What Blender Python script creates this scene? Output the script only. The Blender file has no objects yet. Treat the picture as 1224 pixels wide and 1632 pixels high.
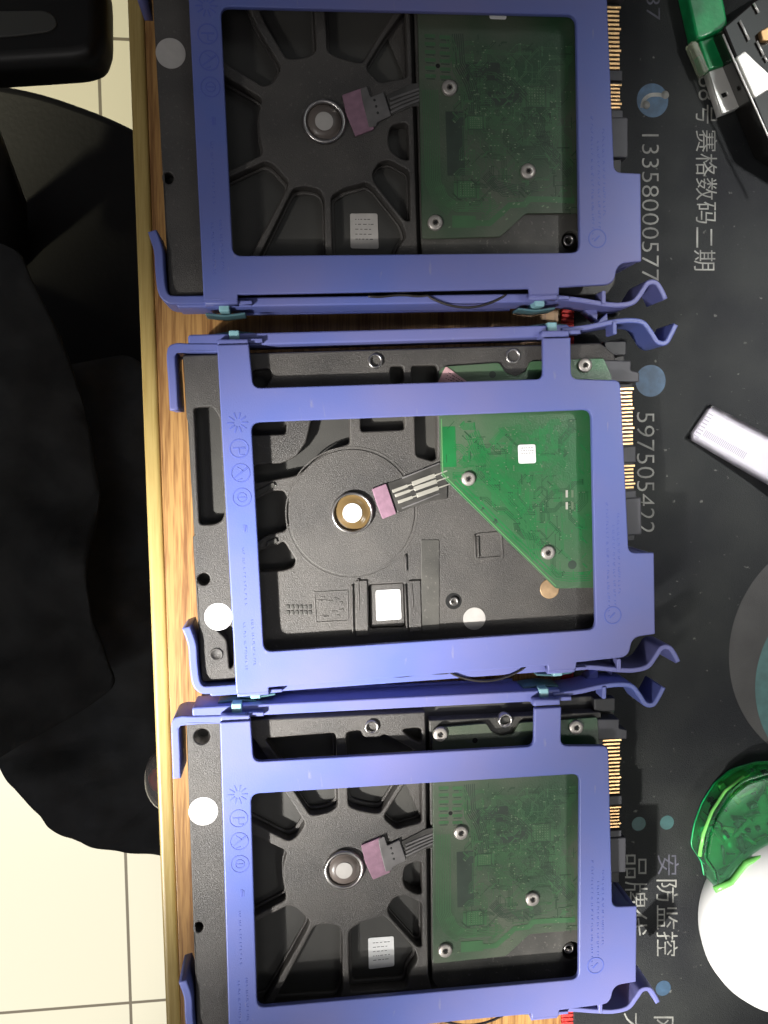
import bpy, bmesh, math, random
from math import sin, cos, pi, radians
from mathutils import Vector, Matrix
random.seed(7)
SC = bpy.context.scene
COL = SC.collection
S = 0.00093            # one modelling unit in metres (nearly a millimetre)
CAMH = 299.0           # camera height over the desk, in units
F = 1283.0

# ------------------------------------------------------------------ camera
def rot(a, b):
    return Matrix.Rotation(a, 3, 'X') @ Matrix.Rotation(b, 3, 'Y')
RC = rot(-0.07745, -0.11054)
cam = bpy.data.cameras.new('camera')
cam.sensor_fit = 'HORIZONTAL'
cam.angle = 2 * math.atan(612 / F)
cam.clip_start = 0.01; cam.clip_end = 20
camo = bpy.data.objects.new('camera', cam)
COL.objects.link(camo)
camo.matrix_world = Matrix.Translation(Vector((0, 0, CAMH * S))) @ RC.to_4x4()
SC.camera = camo
SC.render.resolution_x = 768; SC.render.resolution_y = 1024
SC.view_settings.view_transform = 'Standard'
try: SC.view_settings.look = 'None'
except Exception: pass
SC.view_settings.exposure = 0.0
SC.view_settings.gamma = 1.0

# ------------------------------------------------------------------ light
w = bpy.data.worlds.new('World'); SC.world = w; w.use_nodes = True
w.node_tree.nodes['Background'].inputs[0].default_value = (0.95, 0.92, 1.0, 1)
w.node_tree.nodes['Background'].inputs[1].default_value = 0.078

def aim(o, frm, to):
    o.location = frm
    o.rotation_euler = (Vector(to) - Vector(frm)).to_track_quat('-Z', 'Y').to_euler()
def spot(name, frm, to, power, angle, blend, rad, col=(1, .97, .92)):
    l = bpy.data.lights.new(name, 'SPOT'); l.energy = power; l.spot_size = radians(angle)
    l.spot_blend = blend; l.shadow_soft_size = rad; l.color = col
    o = bpy.data.objects.new(name, l); COL.objects.link(o); aim(o, frm, to); return o
def area(name, frm, to, power, sx, sy, col=(1, 1, 1)):
    l = bpy.data.lights.new(name, 'AREA'); l.energy = power; l.shape = 'RECTANGLE'
    l.size = sx; l.size_y = sy; l.color = col
    o = bpy.data.objects.new(name, l); COL.objects.link(o); aim(o, frm, to); return o


# left light and a weaker right one follow the shadows; pools and fills are added
spot('lamp_left', (-1.20, -1.00, 1.45), (-.022, -.072, .03), 950, 5.4, 1.0, .045)  # tight cone leaves a pool of light in place of phone and hand shadows
spot('fill_left_wide', (-1.15, -.95, 1.50), (.02, -.075, .03), 150, 10, 1.0, .22)  # added broad fill over the middle caddy
spot('pool_front', (-.95, -1.35, 1.50), (.095, -.222, .03), 850, 4.2, 1.0, .05)  # added second pool of light over the lowest caddy
spot('lamp_right', (.75, -.55, 1.10), (.20, -.19, .0), 45, 15, 1.0, .20, (1, 1, .95))
spot('lamp_far_right', (.95, .25, 1.30), (.225, .045, .0), 330, 8.5, 1.0, .08, (1, .99, .97))
area('ceiling_panel', (-.30, -.70, 1.9), (0, 0, 0), 2.2, .6, .35, (1, .95, .92))
area('ceiling_panel_right', (.78, .80, 1.5), (0.1, 0.05, 0), 1.5, .55, .5, (.92, 1, .97))
spot('floor_fill', (-.75, -.65, 1.4), (-.42, -.60, -.74), 300, 24, .5, .15, (1, .97, .88))  # added spot, its cone brightens the floor alone
spot('floor_fill_far', (-.75, .45, 1.4), (-.40, .42, -.74), 170, 22, .6, .15, (1, .93, .66))  # added spot for the far stretch of floor

# ------------------------------------------------------------------ pixels of the photograph to places
CP = Vector((0, 0, CAMH))
def un(px, py, z=0.0):
    """point of the place (units) seen at a photo pixel, at height z"""
    d = RC @ Vector(((px - 612) / F, (816 - py) / F, -1))
    return CP + d * ((z - CAMH) / d.z)
POSE = [(35.9917, 102.10257, 0.04347), (45.2112, -26.63349, 0.05033), (43.61551, -153.00722, 0.0238)]
def L(k, px, py, z=25.0):
    """the same, in the measures of caddy k"""
    q = un(px, py, z); x, y, t = POSE[k]; c, s = cos(t), sin(t); dx, dy = q.x - x, q.y - y
    return (c * dx + s * dy, -s * dx + c * dy)
def LL(k, pts, z=25.0): return [L(k, a, b, z) for a, b in pts]
def UU(pts, z=0.0): return [tuple(un(a, b, z))[:2] for a, b in pts]

# ------------------------------------------------------------------ materials
def mat(name, col, rough=0.5, metal=0.0, noise=0.0, nscale=60, bump=0.0, bscale=400, col2=None, spec=0.5, trans=0.0, coat=0.0, ior=1.45, rvar=0.0, speck=None):
    m = bpy.data.materials.new(name); m.use_nodes = True
    nt = m.node_tree; b = nt.nodes['Principled BSDF']
    b.inputs['Base Color'].default_value = (*col, 1)
    b.inputs['Roughness'].default_value = rough
    b.inputs['Metallic'].default_value = metal
    b.inputs['Specular IOR Level'].default_value = spec
    b.inputs['IOR'].default_value = ior
    b.inputs['Transmission Weight'].default_value = trans
    b.inputs['Coat Weight'].default_value = coat
    tc = nt.nodes.new('ShaderNodeTexCoord')
    if noise > 0 or col2:
        n = nt.nodes.new('ShaderNodeTexNoise'); n.inputs['Scale'].default_value = nscale; n.inputs['Detail'].default_value = 6
        nt.links.new(tc.outputs['Object'], n.inputs['Vector'])
        r = nt.nodes.new('ShaderNodeValToRGB')
        r.color_ramp.elements[0].position = 0.35; r.color_ramp.elements[1].position = 0.68
        c2 = col2 or tuple(min(1, c * (1 + noise)) for c in col)
        c1 = col if col2 else tuple(c * (1 - noise) for c in col)
        r.color_ramp.elements[0].color = (*c1, 1); r.color_ramp.elements[1].color = (*c2, 1)
        nt.links.new(n.outputs['Fac'], r.inputs['Fac']); nt.links.new(r.outputs['Color'], b.inputs['Base Color'])
        if rvar:
            mr = nt.nodes.new('ShaderNodeMapRange'); mr.inputs[3].default_value = rough - rvar; mr.inputs[4].default_value = rough + rvar
            nt.links.new(n.outputs['Fac'], mr.inputs[0]); nt.links.new(mr.outputs[0], b.inputs['Roughness'])
    if speck:
        sc, th, sp_col, stretch = speck
        mp = nt.nodes.new('ShaderNodeMapping'); mp.inputs['Scale'].default_value = stretch; mp.inputs['Rotation'].default_value = (0, 0, .5)
        n3 = nt.nodes.new('ShaderNodeTexNoise'); n3.inputs['Scale'].default_value = sc; n3.inputs['Detail'].default_value = 3
        r3 = nt.nodes.new('ShaderNodeValToRGB'); r3.color_ramp.elements[0].position = th; r3.color_ramp.elements[1].position = th + .09
        r3.color_ramp.elements[0].color = (0, 0, 0, 1); r3.color_ramp.elements[1].color = (.75, .75, .75, 1)
        mx = nt.nodes.new('ShaderNodeMix'); mx.data_type = 'RGBA'; mx.inputs[7].default_value = (*sp_col, 1)
        nt.links.new(tc.outputs['Object'], mp.inputs['Vector']); nt.links.new(mp.outputs['Vector'], n3.inputs['Vector'])
        nt.links.new(n3.outputs['Fac'], r3.inputs['Fac']); nt.links.new(r3.outputs['Color'], mx.inputs[0])
        lk = b.inputs['Base Color'].links
        if lk: nt.links.new(lk[0].from_socket, mx.inputs[6])
        else: mx.inputs[6].default_value = (*col, 1)
        nt.links.new(mx.outputs[2], b.inputs['Base Color'])
    if bump > 0:
        n2 = nt.nodes.new('ShaderNodeTexNoise'); n2.inputs['Scale'].default_value = bscale; n2.inputs['Detail'].default_value = 4
        bp = nt.nodes.new('ShaderNodeBump'); bp.inputs['Strength'].default_value = bump; bp.inputs['Distance'].default_value = 0.0004
        nt.links.new(tc.outputs['Object'], n2.inputs['Vector'])
        nt.links.new(n2.outputs['Fac'], bp.inputs['Height']); nt.links.new(bp.outputs['Normal'], b.inputs['Normal'])
    return m

M = {}
M['blue'] = mat('blue_plastic', (.100, .140, .42), .44, col2=(.155, .160, .37), nscale=20, bump=.10, bscale=2600, rvar=.12, speck=(420, .70, (.22, .22, .36), (1, .25, 1)))
M['blue_mark'] = mat('blue_plastic_mark', (.085, .115, .41), .45)
M['teal'] = mat('teal_rubber', (.22, .42, .46), .35, noise=.15, nscale=200)
M['tealdark'] = mat('dark_teal_rubber', (.06, .13, .15), .4, noise=.15, nscale=200)
M['cast'] = mat('black_cast_metal', (.038, .035, .033), .46, col2=(.070, .064, .058), nscale=45, bump=.55, bscale=4200, spec=.6, rvar=.08, speck=(1100, .62, (.095, .088, .08), (1, 1, 1)))
M['castfloor_shaded'] = mat('black_cast_metal_shaded', (.032, .031, .029), .5, col2=(.055, .053, .047), nscale=30, bump=.2, bscale=3200, spec=.5)  # same cast metal, darkened to put the pockets' shade into the colour
M['dusty'] = mat('dusty_cast_metal', (.035, .034, .031), .5, col2=(.075, .072, .064), nscale=75, bump=.2, bscale=3200, speck=(900, .62, (.13, .12, .11), (1, 1, 1)))
M['black'] = mat('black_plastic', (.018, .018, .020), .5, noise=.2, bump=.15)
M['conn'] = mat('charcoal_connector_plastic', (.05, .05, .058), .5, noise=.2, bump=.15)
M['void'] = mat('deep_black', (.004, .004, .004), .8)
M['steel'] = mat('brushed_steel', (.50, .48, .46), .3, metal=1, noise=.12, nscale=500, bump=.1)
M['screw'] = mat('matt_screw_steel', (.42, .39, .36), .42, metal=.6, noise=.12, nscale=600)
M['gold'] = mat('gold_contacts', (.80, .50, .24), .35, metal=.85, noise=.15, nscale=300)
M['white'] = mat('white_paper', (.74, .74, .74), .55, noise=.04, nscale=200)
M['greydot'] = mat('grey_and_shaded_sticker', (.40, .38, .36), .6, noise=.06, nscale=300)
M['ink'] = mat('black_ink', (.02, .02, .02), .6)
M['pink'] = mat('pink_foam_pad', (.23, .13, .18), .75, noise=.12, nscale=500, bump=.5)
M['flexgrey'] = mat('grey_flex_cable', (.11, .105, .105), .5, noise=.2, nscale=200)
M['flexdark'] = mat('dark_flex_cable', (.045, .043, .04), .35, noise=.3, nscale=200)
M['trace'] = mat('tinned_trace', (.52, .50, .44), .4, metal=.6, noise=.1)
M['pcb_a'] = mat('dusty_green_board', (.016, .058, .024), .42, col2=(.085, .095, .070), nscale=30, bump=.3, bscale=1600, rvar=.08)
M['pcb_a2'] = mat('green_board_copper', (.040, .105, .045), .4, noise=.15, nscale=90)
M['pcb_a3'] = mat('green_board_dark_field', (.026, .042, .030), .5, noise=.25, nscale=90)
M['pcb_a4'] = mat('green_board_gaps_dusty', (.022, .050, .026), .48, noise=.2)
M['pcb_b'] = mat('bright_green_board', (.008, .110, .030), .33, col2=(.075, .115, .070), nscale=24, bump=.25, bscale=1600, rvar=.08)
M['pcb_b2'] = mat('bright_green_copper_and_glare', (.012, .145, .040), .33, noise=.15, nscale=90)
M['pcb_b3'] = mat('green_board_gaps', (.010, .060, .022), .45, noise=.2)
M['rim'] = mat('board_edge_line', (.10, .26, .10), .4, noise=.1)
M['via'] = mat('solder_dots', (.14, .19, .12), .35, metal=.5)
M['brown'] = mat('amber_plastic_dome', (.13, .085, .035), .16, coat=.5, noise=.15, nscale=120)
M['browngrey'] = mat('grey_brown_dome', (.12, .10, .09), .35, noise=.15, nscale=120)

# ------------------------------------------------------------------ geometry helpers (all in units; scaled to metres at the end)
def rnd(pts, r=1.0, seg=5):
    """polygon with rounded corners; a point may carry its own radius as third value"""
    out = []; n = len(pts)
    for i in range(n):
        p = Vector(pts[i][:2]); a = Vector(pts[i - 1][:2]); b = Vector(pts[(i + 1) % n][:2])
        rr = pts[i][2] if len(pts[i]) > 2 else r
        da, db = (a - p), (b - p)
        k = min(rr, da.length * .45, db.length * .45)
        if k < 1e-3: out.append(tuple(p)); continue
        A = p + da.normalized() * k; B = p + db.normalized() * k
        for j in range(seg + 1):
            t = j / seg
            q = A * (1 - t) ** 2 + p * 2 * t * (1 - t) + B * t * t
            out.append((q.x, q.y))
    return out
def circ(x, y, r, n=40, rx=None):
    return [(x + r * cos(2 * pi * i / n), y + (rx or r) * sin(2 * pi * i / n)) for i in range(n)]
def rect(x0, y0, x1, y1): return [(x0, y0), (x1, y0), (x1, y1), (x0, y1)]
def ribbon(pts, t, smooth=6):
    P = [Vector(p) for p in pts]
    Q = []
    for i in range(len(P) - 1):
        p0 = P[max(i - 1, 0)]; p1 = P[i]; p2 = P[i + 1]; p3 = P[min(i + 2, len(P) - 1)]
        for j in range(smooth):
            u = j / smooth
            Q.append(.5 * ((2 * p1) + (p2 - p0) * u + (2 * p0 - 5 * p1 + 4 * p2 - p3) * u * u + (3 * p1 - p0 - 3 * p2 + p3) * u ** 3))
    Q.append(P[-1])
    a, b = [], []
    for i, q in enumerate(Q):
        d = (Q[min(i + 1, len(Q) - 1)] - Q[max(i - 1, 0)]).normalized(); n = Vector((-d.y, d.x)) * t / 2
        a.append(tuple(q + n)); b.append(tuple(q - n))
    return a + b[::-1]
class B:
    """collects shapes and links them as ONE mesh object"""
    def __init__(s): s.bm = bmesh.new(); s.mats = []
    def mi(s, m):
        if m not in s.mats: s.mats.append(m)
        return s.mats.index(m)
    def absorb(s, me, m, mx=None):
        nv = len(s.bm.verts); nf = len(s.bm.faces)
        s.bm.from_mesh(me); s.bm.verts.ensure_lookup_table(); s.bm.faces.ensure_lookup_table()
        i = s.mi(m)
        for f in s.bm.faces[nf:]: f.material_index = i
        if mx is not None:
            for v in s.bm.verts[nv:]: v.co = mx @ v.co
    def plate(s, outlines, z0, z1, m, bev=.25, mx=None, res=2):
        """solid slab; the first outline is the rim, the others are holes"""
        if outlines and not isinstance(outlines[0][0], (tuple, list)): outlines = [outlines]
        h = (z1 - z0) / 2; bev = min(bev, h * .9)
        cu = bpy.data.curves.new('tmp', 'CURVE'); cu.dimensions = '2D'; cu.fill_mode = 'BOTH'
        cu.extrude = h - bev; cu.bevel_depth = bev; cu.bevel_resolution = res; cu.offset = -bev
        for o in outlines:
            sp = cu.splines.new('POLY'); sp.points.add(len(o) - 1)
            for i, p in enumerate(o): sp.points[i].co = (p[0], p[1], 0, 1)
            sp.use_cyclic_u = True
        ob = bpy.data.objects.new('tmp', cu); COL.objects.link(ob)
        dg = bpy.context.evaluated_depsgraph_get(); dg.update()
        me = bpy.data.meshes.new_from_object(ob.evaluated_get(dg))
        me.transform(Matrix.Translation((0, 0, (z0 + z1) / 2)))
        s.absorb(me, m, mx)
        bpy.data.objects.remove(ob); bpy.data.curves.remove(cu); bpy.data.meshes.remove(me)
        return s
    def lathe(s, x, y, prof, m, n=32, cap=True):
        """prof: list of (radius, z), spun about a vertical axis at x, y"""
        i = s.mi(m); rings = []
        for r, z in prof:
            rings.append([s.bm.verts.new((x + r * cos(2 * pi * k / n), y + r * sin(2 * pi * k / n), z)) for k in range(n)])
        for a, b in zip(rings, rings[1:]):
            for k in range(n):
                f = s.bm.faces.new((a[k], a[(k + 1) % n], b[(k + 1) % n], b[k])); f.material_index = i; f.smooth = True
        if cap:
            for r in (rings[0], rings[-1]):
                f = s.bm.faces.new(r); f.material_index = i
        return s
    def tube(s, pts, r, m, n=8):
        i = s.mi(m); rings = []; P = [Vector(p) for p in pts]
        for k, p in enumerate(P):
            d = (P[min(k + 1, len(P) - 1)] - P[max(k - 1, 0)]).normalized()
            u = d.cross(Vector((0, 0, 1)));
            if u.length < 1e-4: u = Vector((1, 0, 0))
            u.normalize(); v = d.cross(u)
            rings.append([s.bm.verts.new(p + (u * cos(2 * pi * q / n) + v * sin(2 * pi * q / n)) * r) for q in range(n)])
        for a, b in zip(rings, rings[1:]):
            for q in range(n):
                f = s.bm.faces.new((a[q], a[(q + 1) % n], b[(q + 1) % n], b[q])); f.material_index = i; f.smooth = True
        for r_ in (rings[0], rings[-1]):
            f = s.bm.faces.new(r_); f.material_index = i
        return s
    def flat(s, pts, z, m):
        f = s.bm.faces.new([s.bm.verts.new((p[0], p[1], z)) for p in pts]); f.material_index = s.mi(m)
        if f.normal.z < 0: f.normal_flip()
        return s
    def build(s, name, parent=None, smooth=False):
        bmesh.ops.recalc_face_normals(s.bm, faces=s.bm.faces)
        for v in s.bm.verts: v.co *= S
        me = bpy.data.meshes.new(name); s.bm.to_mesh(me); s.bm.free()
        for m in s.mats: me.materials.append(m)
        o = bpy.data.objects.new(name, me); COL.objects.link(o)
        if parent: o.parent = parent
        if smooth:
            for p in me.polygons: p.use_smooth = True
        return o
def tag(o, label=None, cat=None, group=None, kind=None):
    if label: o['label'] = label
    if cat: o['category'] = cat
    if group: o['group'] = group
    if kind: o['kind'] = kind
    return o
def empty(name, loc=(0, 0, 0), rz=0):
    o = bpy.data.objects.new(name, None); o.empty_display_size = .01; COL.objects.link(o)
    o.location = Vector(loc) * S; o.rotation_euler = (0, 0, rz); return o
def copy_tree(o, parent=None):
    c = o.copy(); COL.objects.link(c); c.parent = parent
    for ch in [x for x in bpy.data.objects if x.parent == o]: copy_tree(ch, c)
    return c
def text_mesh(body):
    cu = bpy.data.curves.new('tmp', 'FONT'); cu.body = body; cu.resolution_u = 3; cu.offset = -.011 if body.isdigit() else -.004
    ob = bpy.data.objects.new('tmp', cu); COL.objects.link(ob)
    dg = bpy.context.evaluated_depsgraph_get(); dg.update()
    me = bpy.data.meshes.new_from_object(ob.evaluated_get(dg))
    bpy.data.objects.remove(ob); bpy.data.curves.remove(cu)
    return me

# ================================================================== SETTING: floor and desk
FZ = -800.0
def floor_material():
    m = mat('cream_floor_tile', (.62, .60, .50), .3, noise=.05, nscale=4)
    nt = m.node_tree; b = nt.nodes['Principled BSDF']
    tc = nt.nodes.new('ShaderNodeTexCoord'); mp = nt.nodes.new('ShaderNodeMapping')
    br = nt.nodes.new('ShaderNodeTexBrick'); br.offset = 0; br.inputs['Scale'].default_value = 1
    br.inputs['Brick Width'].default_value = .6; br.inputs['Row Height'].default_value = .6
    br.inputs['Mortar Size'].default_value = .0022; br.inputs['Mortar Smooth'].default_value = .3
    br.inputs['Color1'].default_value = (.66, .63, .52, 1); br.inputs['Color2'].default_value = (.62, .60, .50, 1)
    br.inputs['Mortar'].default_value = (.16, .14, .11, 1)
    nt.links.new(tc.outputs['Object'], mp.inputs['Vector']); nt.links.new(mp.outputs['Vector'], br.inputs['Vector'])
    nt.links.new(br.outputs['Color'], b.inputs['Base Color'])
    return m
b = B(); b.flat(rect(-3200, -3200, 3200, 3200), 0, floor_material())
fl = b.build('floor'); tag(fl, kind='structure')
c1 = un(208, 1598, FZ)
c0 = un(156, 57, FZ)
fl.location = Vector((c1.x, c1.y, FZ)) * S
fl.rotation_euler = (0, 0, math.atan2(-(c0.x - c1.x), c0.y - c1.y))

# wooden desk
def wood(name, dark, light):
    m = mat(name, light, .38, spec=.5)
    nt = m.node_tree; b = nt.nodes['Principled BSDF']
    tc = nt.nodes.new('ShaderNodeTexCoord'); mp = nt.nodes.new('ShaderNodeMapping')
    mp.inputs['Scale'].default_value = (420, 8, 20)
    n = nt.nodes.new('ShaderNodeTexNoise'); n.inputs['Scale'].default_value = 1; n.inputs['Detail'].default_value = 8; n.inputs['Distortion'].default_value = .6
    mp2 = nt.nodes.new('ShaderNodeMapping'); mp2.inputs['Scale'].default_value = (1500, 70, 50)
    n2 = nt.nodes.new('ShaderNodeTexNoise'); n2.inputs['Scale'].default_value = 1; n2.inputs['Detail'].default_value = 3
    nt.links.new(tc.outputs['Object'], mp.inputs['Vector']); nt.links.new(mp.outputs['Vector'], n.inputs['Vector'])
    nt.links.new(tc.outputs['Object'], mp2.inputs['Vector']); nt.links.new(mp2.outputs['Vector'], n2.inputs['Vector'])
    ad = nt.nodes.new('ShaderNodeMath'); ad.operation = 'MULTIPLY_ADD'; ad.inputs[1].default_value = .75
    nt.links.new(n2.outputs['Fac'], ad.inputs[0]); nt.links.new(n.outputs['Fac'], ad.inputs[2])
    r = nt.nodes.new('ShaderNodeValToRGB'); r.color_ramp.elements[0].position = .68; r.color_ramp.elements[1].position = 1.02
    r.color_ramp.elements[0].color = (*dark, 1); r.color_ramp.elements[1].color = (*light, 1)
    nt.links.new(ad.outputs[0], r.inputs['Fac']); nt.links.new(r.outputs['Color'], b.inputs['Base Color'])
    bp = nt.nodes.new('ShaderNodeBump'); bp.inputs['Strength'].default_value = .15; bp.inputs['Distance'].default_value = .0003
    nt.links.new(n2.outputs['Fac'], bp.inputs['Height']); nt.links.new(bp.outputs['Normal'], b.inputs['Normal'])
    return m
M['wood'] = wood('desk_wood', (.18, .078, .024), (.44, .245, .085))
M['edge'] = wood('desk_edge_wood', (.36, .25, .075), (.46, .34, .12))
desk = empty('desk', (0, 0, 0)); tag(desk, 'brown woodgrain desk with a pale rounded front edge', 'desk')
e0 = un(205, 0, 0); e1 = un(267, 1632, 0)
edir = (e1 - e0).normalized()
def edge_pt(y, off=0.0):
    t = (y - e0.y) / edir.y; p = e0 + edir * t; return (p.x + off, y)
b = B(); b.plate([edge_pt(480, 5.2), (1100, 480), (1100, -620), edge_pt(-620, 5.2)], -22, 0, M['wood'], .2)
b.build('desk_top', desk)
b = B(); b.plate([edge_pt(480, -.6), edge_pt(480, 4.9), edge_pt(-620, 4.9), edge_pt(-620, -.6)], -22, -.1, M['edge'], 1.6, res=4)
b.build('front_edge', desk)
b = B(); b.plate([edge_pt(470, 40), (1080, 470), (1080, 440), edge_pt(440, 40)], FZ, -22.2, M['edge'], .5); b.build('leg_panel', desk)

# black desk mat
def mat_material():
    m = mat('black_mat_cloth', (.010, .011, .013), .58, col2=(.024, .026, .025), nscale=26, bump=.7, bscale=3500, spec=.22)
    nt = m.node_tree; b = nt.nodes['Principled BSDF']
    ramp = b.inputs['Base Color'].links[0].from_socket
    tc = nt.nodes.new('ShaderNodeTexCoord')
    v = nt.nodes.new('ShaderNodeTexNoise'); v.inputs['Scale'].default_value = 420; v.inputs['Detail'].default_value = 2
    r = nt.nodes.new('ShaderNodeValToRGB'); r.color_ramp.elements[0].position = .71; r.color_ramp.elements[1].position = .78
    r.color_ramp.elements[0].color = (0, 0, 0, 1); r.color_ramp.elements[1].color = (.10, .10, .09, 1)
    mx = nt.nodes.new('ShaderNodeMix'); mx.data_type = 'RGBA'; mx.blend_type = 'ADD'; mx.inputs[0].default_value = 1
    nt.links.new(tc.outputs['Object'], v.inputs['Vector']); nt.links.new(v.outputs['Fac'], r.inputs['Fac'])
    nt.links.new(ramp, mx.inputs[6]); nt.links.new(r.outputs['Color'], mx.inputs[7]); nt.links.new(mx.outputs[2], b.inputs['Base Color'])
    return m
M['mat'] = mat_material()
M['red'] = mat('red_stitching', (.50, .025, .02), .6, noise=.3, nscale=900, bump=.6, bscale=2500)
M['print'] = mat('pale_print', (.13, .13, .12), .65, col2=(.27, .27, .245), nscale=160, bump=.5, bscale=3500)
M['print_dim'] = mat('darker_grey_print', (.065, .065, .085), .6, noise=.3, nscale=300)  # darker grey print with random mottling
M['print_blue'] = mat('dull_blue_print', (.028, .065, .115), .6, noise=.25, nscale=300)
M['print_teal'] = mat('dull_teal_print', (.03, .085, .085), .55, noise=.15, nscale=300)
M['print_grey'] = mat('grey_print_disc', (.040, .039, .038), .65, noise=.18, nscale=60, bump=.5, bscale=3500)
dm = empty('desk_mat'); tag(dm, 'large black desk mat with pale printed lettering and red stitched edge', 'desk mat')
m0 = un(912, 520, 0); m1 = un(911, 1620, 0); md = (m1 - m0).normalized()
def mat_edge(y, off=0): t = (y - m0.y) / md.y; return (m0.x + md.x * t + off, y)
b = B(); b.plate([mat_edge(400), (900, 400), (900, -520), mat_edge(-520)], .1, 2.0, M['mat'], .6)
b.build('mat_sheet', dm)
b = B()
y = 400
rows = []
while y > -520:
    rows.append(y); y -= 1.7
for y in rows:
    if -260 < y < 220:
        b.plate([mat_edge(y, -4.6), mat_edge(y, .15), mat_edge(y - 1.5, .15), mat_edge(y - 1.5, -4.6)], .05, 1.7 + .15 * random.random(), M['red'], .3, res=1)
b.build('stitched_edge', dm)
MZ = 2.05
def lettering(body, x0, x1, y0, y1, m='print'):
    """letters that read down the photo: x0..x1 glyph foot to head, y0..y1 first to last"""
    me = text_mesh(body)
    xs = [v.co.x for v in me.vertices]; ys = [v.co.y for v in me.vertices]
    ax, bx, ay, by = min(xs), max(xs), min(ys), max(ys)
    for v in me.vertices:
        u = (v.co.x - ax) / (bx - ax); t = (v.co.y - ay) / (by - ay)
        q = un(x0 + (x1 - x0) * t, y0 + (y1 - y0) * u, MZ); v.co = (q.x, q.y, MZ)
    b = B(); b.absorb(me, M[m]); return b.build('lettering', dm)
lettering('13358000577', 1023, 1050, 214, 448)
lettering('87', 1030, 1052, -12, 32, 'print_dim')
lettering('88', 1113, 1141, 121, 160)
lettering('号', 1109, 1143, 167, 197)
lettering('赛格数码', 1109, 1143, 207, 356)
lettering('二期', 1106, 1140, 362, 431)
lettering('597505422', 1015, 1043, 657, 850)
lettering('安', 1048, 1082, 1362, 1395, 'print_dim')
lettering('防监控', 1046, 1080, 1402, 1524)
lettering('品牌代', 996, 1032, 1362, 1492)
lettering('网络', 1042, 1076, 1620, 1704)
lettering('大屏', 994, 1024, 1614, 1698)
def disc(px, py, rx, m, z=MZ, name='printed_disc'):
    q = un(px, py, z); r = (un(px + rx, py, z) - q).length
    b = B(); b.lathe(q.x, q.y, [(r, z), (.001, z + .01)], M[m], 48, cap=False); o = b.build(name, dm); return q, r
disc(1040, 160, 25, 'print_blue'); disc(1037, 607, 24, 'print_blue')
disc(1018, 1313, 11, 'print_teal'); disc(1063, 1311, 11, 'print_teal'); disc(1057, 1575, 12, 'print_blue')
# telephone handset mark on the blue disc
b = B(); b.plate(ribbon(UU([(1023, 172), (1026, 160), (1036, 152), (1050, 151), (1057, 153)], MZ), 1.4), MZ + .03, MZ + .08, M['print'], .02)
for px, py in ((1026, 171), (1056, 155)):
    q = un(px, py); b.lathe(q.x, q.y, [(1.5, MZ + .03), (1.5, MZ + .09), (.01, MZ + .1)], M['print'], 16)
b.build('printed_handset', dm)
# big pale disc printed at the right, a teal field inside it
q = un(1345, 1035, MZ); r = (un(1162, 1035, MZ) - q).length
b = B(); b.lathe(q.x, q.y, [(r, MZ + .01), (.01, MZ + .02)], M['print_grey'], 128, cap=False); b.build('printed_disc', dm)
q = un(1360, 1085, MZ); r2 = (un(1204, 1110, MZ) - q).length
b = B(); b.lathe(q.x, q.y, [(r2, MZ + .05), (.01, MZ + .06)], M['print_teal'], 96, cap=False); b.build('printed_field', dm)

# ================================================================== chair, jacket, glossy thing at the edge
M['chair'] = mat('black_chair_leather', (.006, .006, .006), .5, noise=.3, nscale=30, bump=.4, bscale=300)
M['armpad'] = mat('black_armrest_plastic', (.009, .009, .008), .38, noise=.3, nscale=20)
M['cloth'] = mat('black_jacket_cloth', (.018, .0185, .019), .8, noise=.3, nscale=60, bump=.5, bscale=1800)
M['cloth2'] = mat('charcoal_jacket_lining', (.060, .065, .070), .75, noise=.25, nscale=40, bump=.5, bscale=1800)
ch = empty('office_chair', un(60, 700, FZ)); tag(ch, 'black office chair under a draped jacket beside the desk', 'chair')
def world_part(b, name, par):
    o = b.build(name); o.parent = par; o.matrix_parent_inverse = Matrix.Translation(-par.location); return o
SZ = -330.0
b = B(); b.plate(rnd(UU([(-330, 150), (-90, 118), (60, 143), (165, 181), (230, 212), (330, 330), (360, 650), (330, 1000), (240, 1190), (60, 1150), (-200, 1150), (-340, 900)], SZ), 60, 5), SZ - 55, SZ, M['chair'], 6, res=4)
world_part(b, 'seat', ch)
b = B(); b.plate(rnd(UU([(-180, -160), (90, -160), (165, -60), (166, 60), (155, 90), (125, 100), (0, 108), (-180, 118)], -130), 14, 6), -158, -130, M['armpad'], 8, res=4)
arm = world_part(b, 'armrest', ch)
b = B(); b.plate(rnd(UU([(-60, 18), (70, 16), (86, 24), (92, 40), (80, 50), (20, 58), (-60, 62)], -129), 6), -130.6, -129, mat('grey_arm_highlight', (.075, .077, .070), .5), .6)  # highlight on the armrest, put in as a thin lighter plate
world_part(b, 'arm_highlight', ch)
cx, cy = un(-60, 640, SZ)[:2]
b = B(); b.lathe(cx, cy, [(30, FZ + 90), (28, SZ - 60)], M['armpad'], 24)
for k in range(5):
    a = 2 * pi * k / 5 + .3
    b.tube([(cx, cy, FZ + 100), (cx + 150 * cos(a), cy + 150 * sin(a), FZ + 80), (cx + 290 * cos(a), cy + 290 * sin(a), FZ + 55)], 18, M['armpad'])
    b.lathe(cx + 290 * cos(a), cy + 290 * sin(a), [(6, FZ + 2), (26, FZ + 10), (26, FZ + 44), (6, FZ + 56)], M['armpad'], 20)
world_part(b, 'base', ch)
q0 = un(-120, 20, -160)
b = B(); b.tube([(q0.x, q0.y, -158), (q0.x - 10, q0.y - 60, -300), (q0.x - 40, q0.y - 130, SZ - 60)], 16, M['armpad']); world_part(b, 'arm_support', ch)

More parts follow.
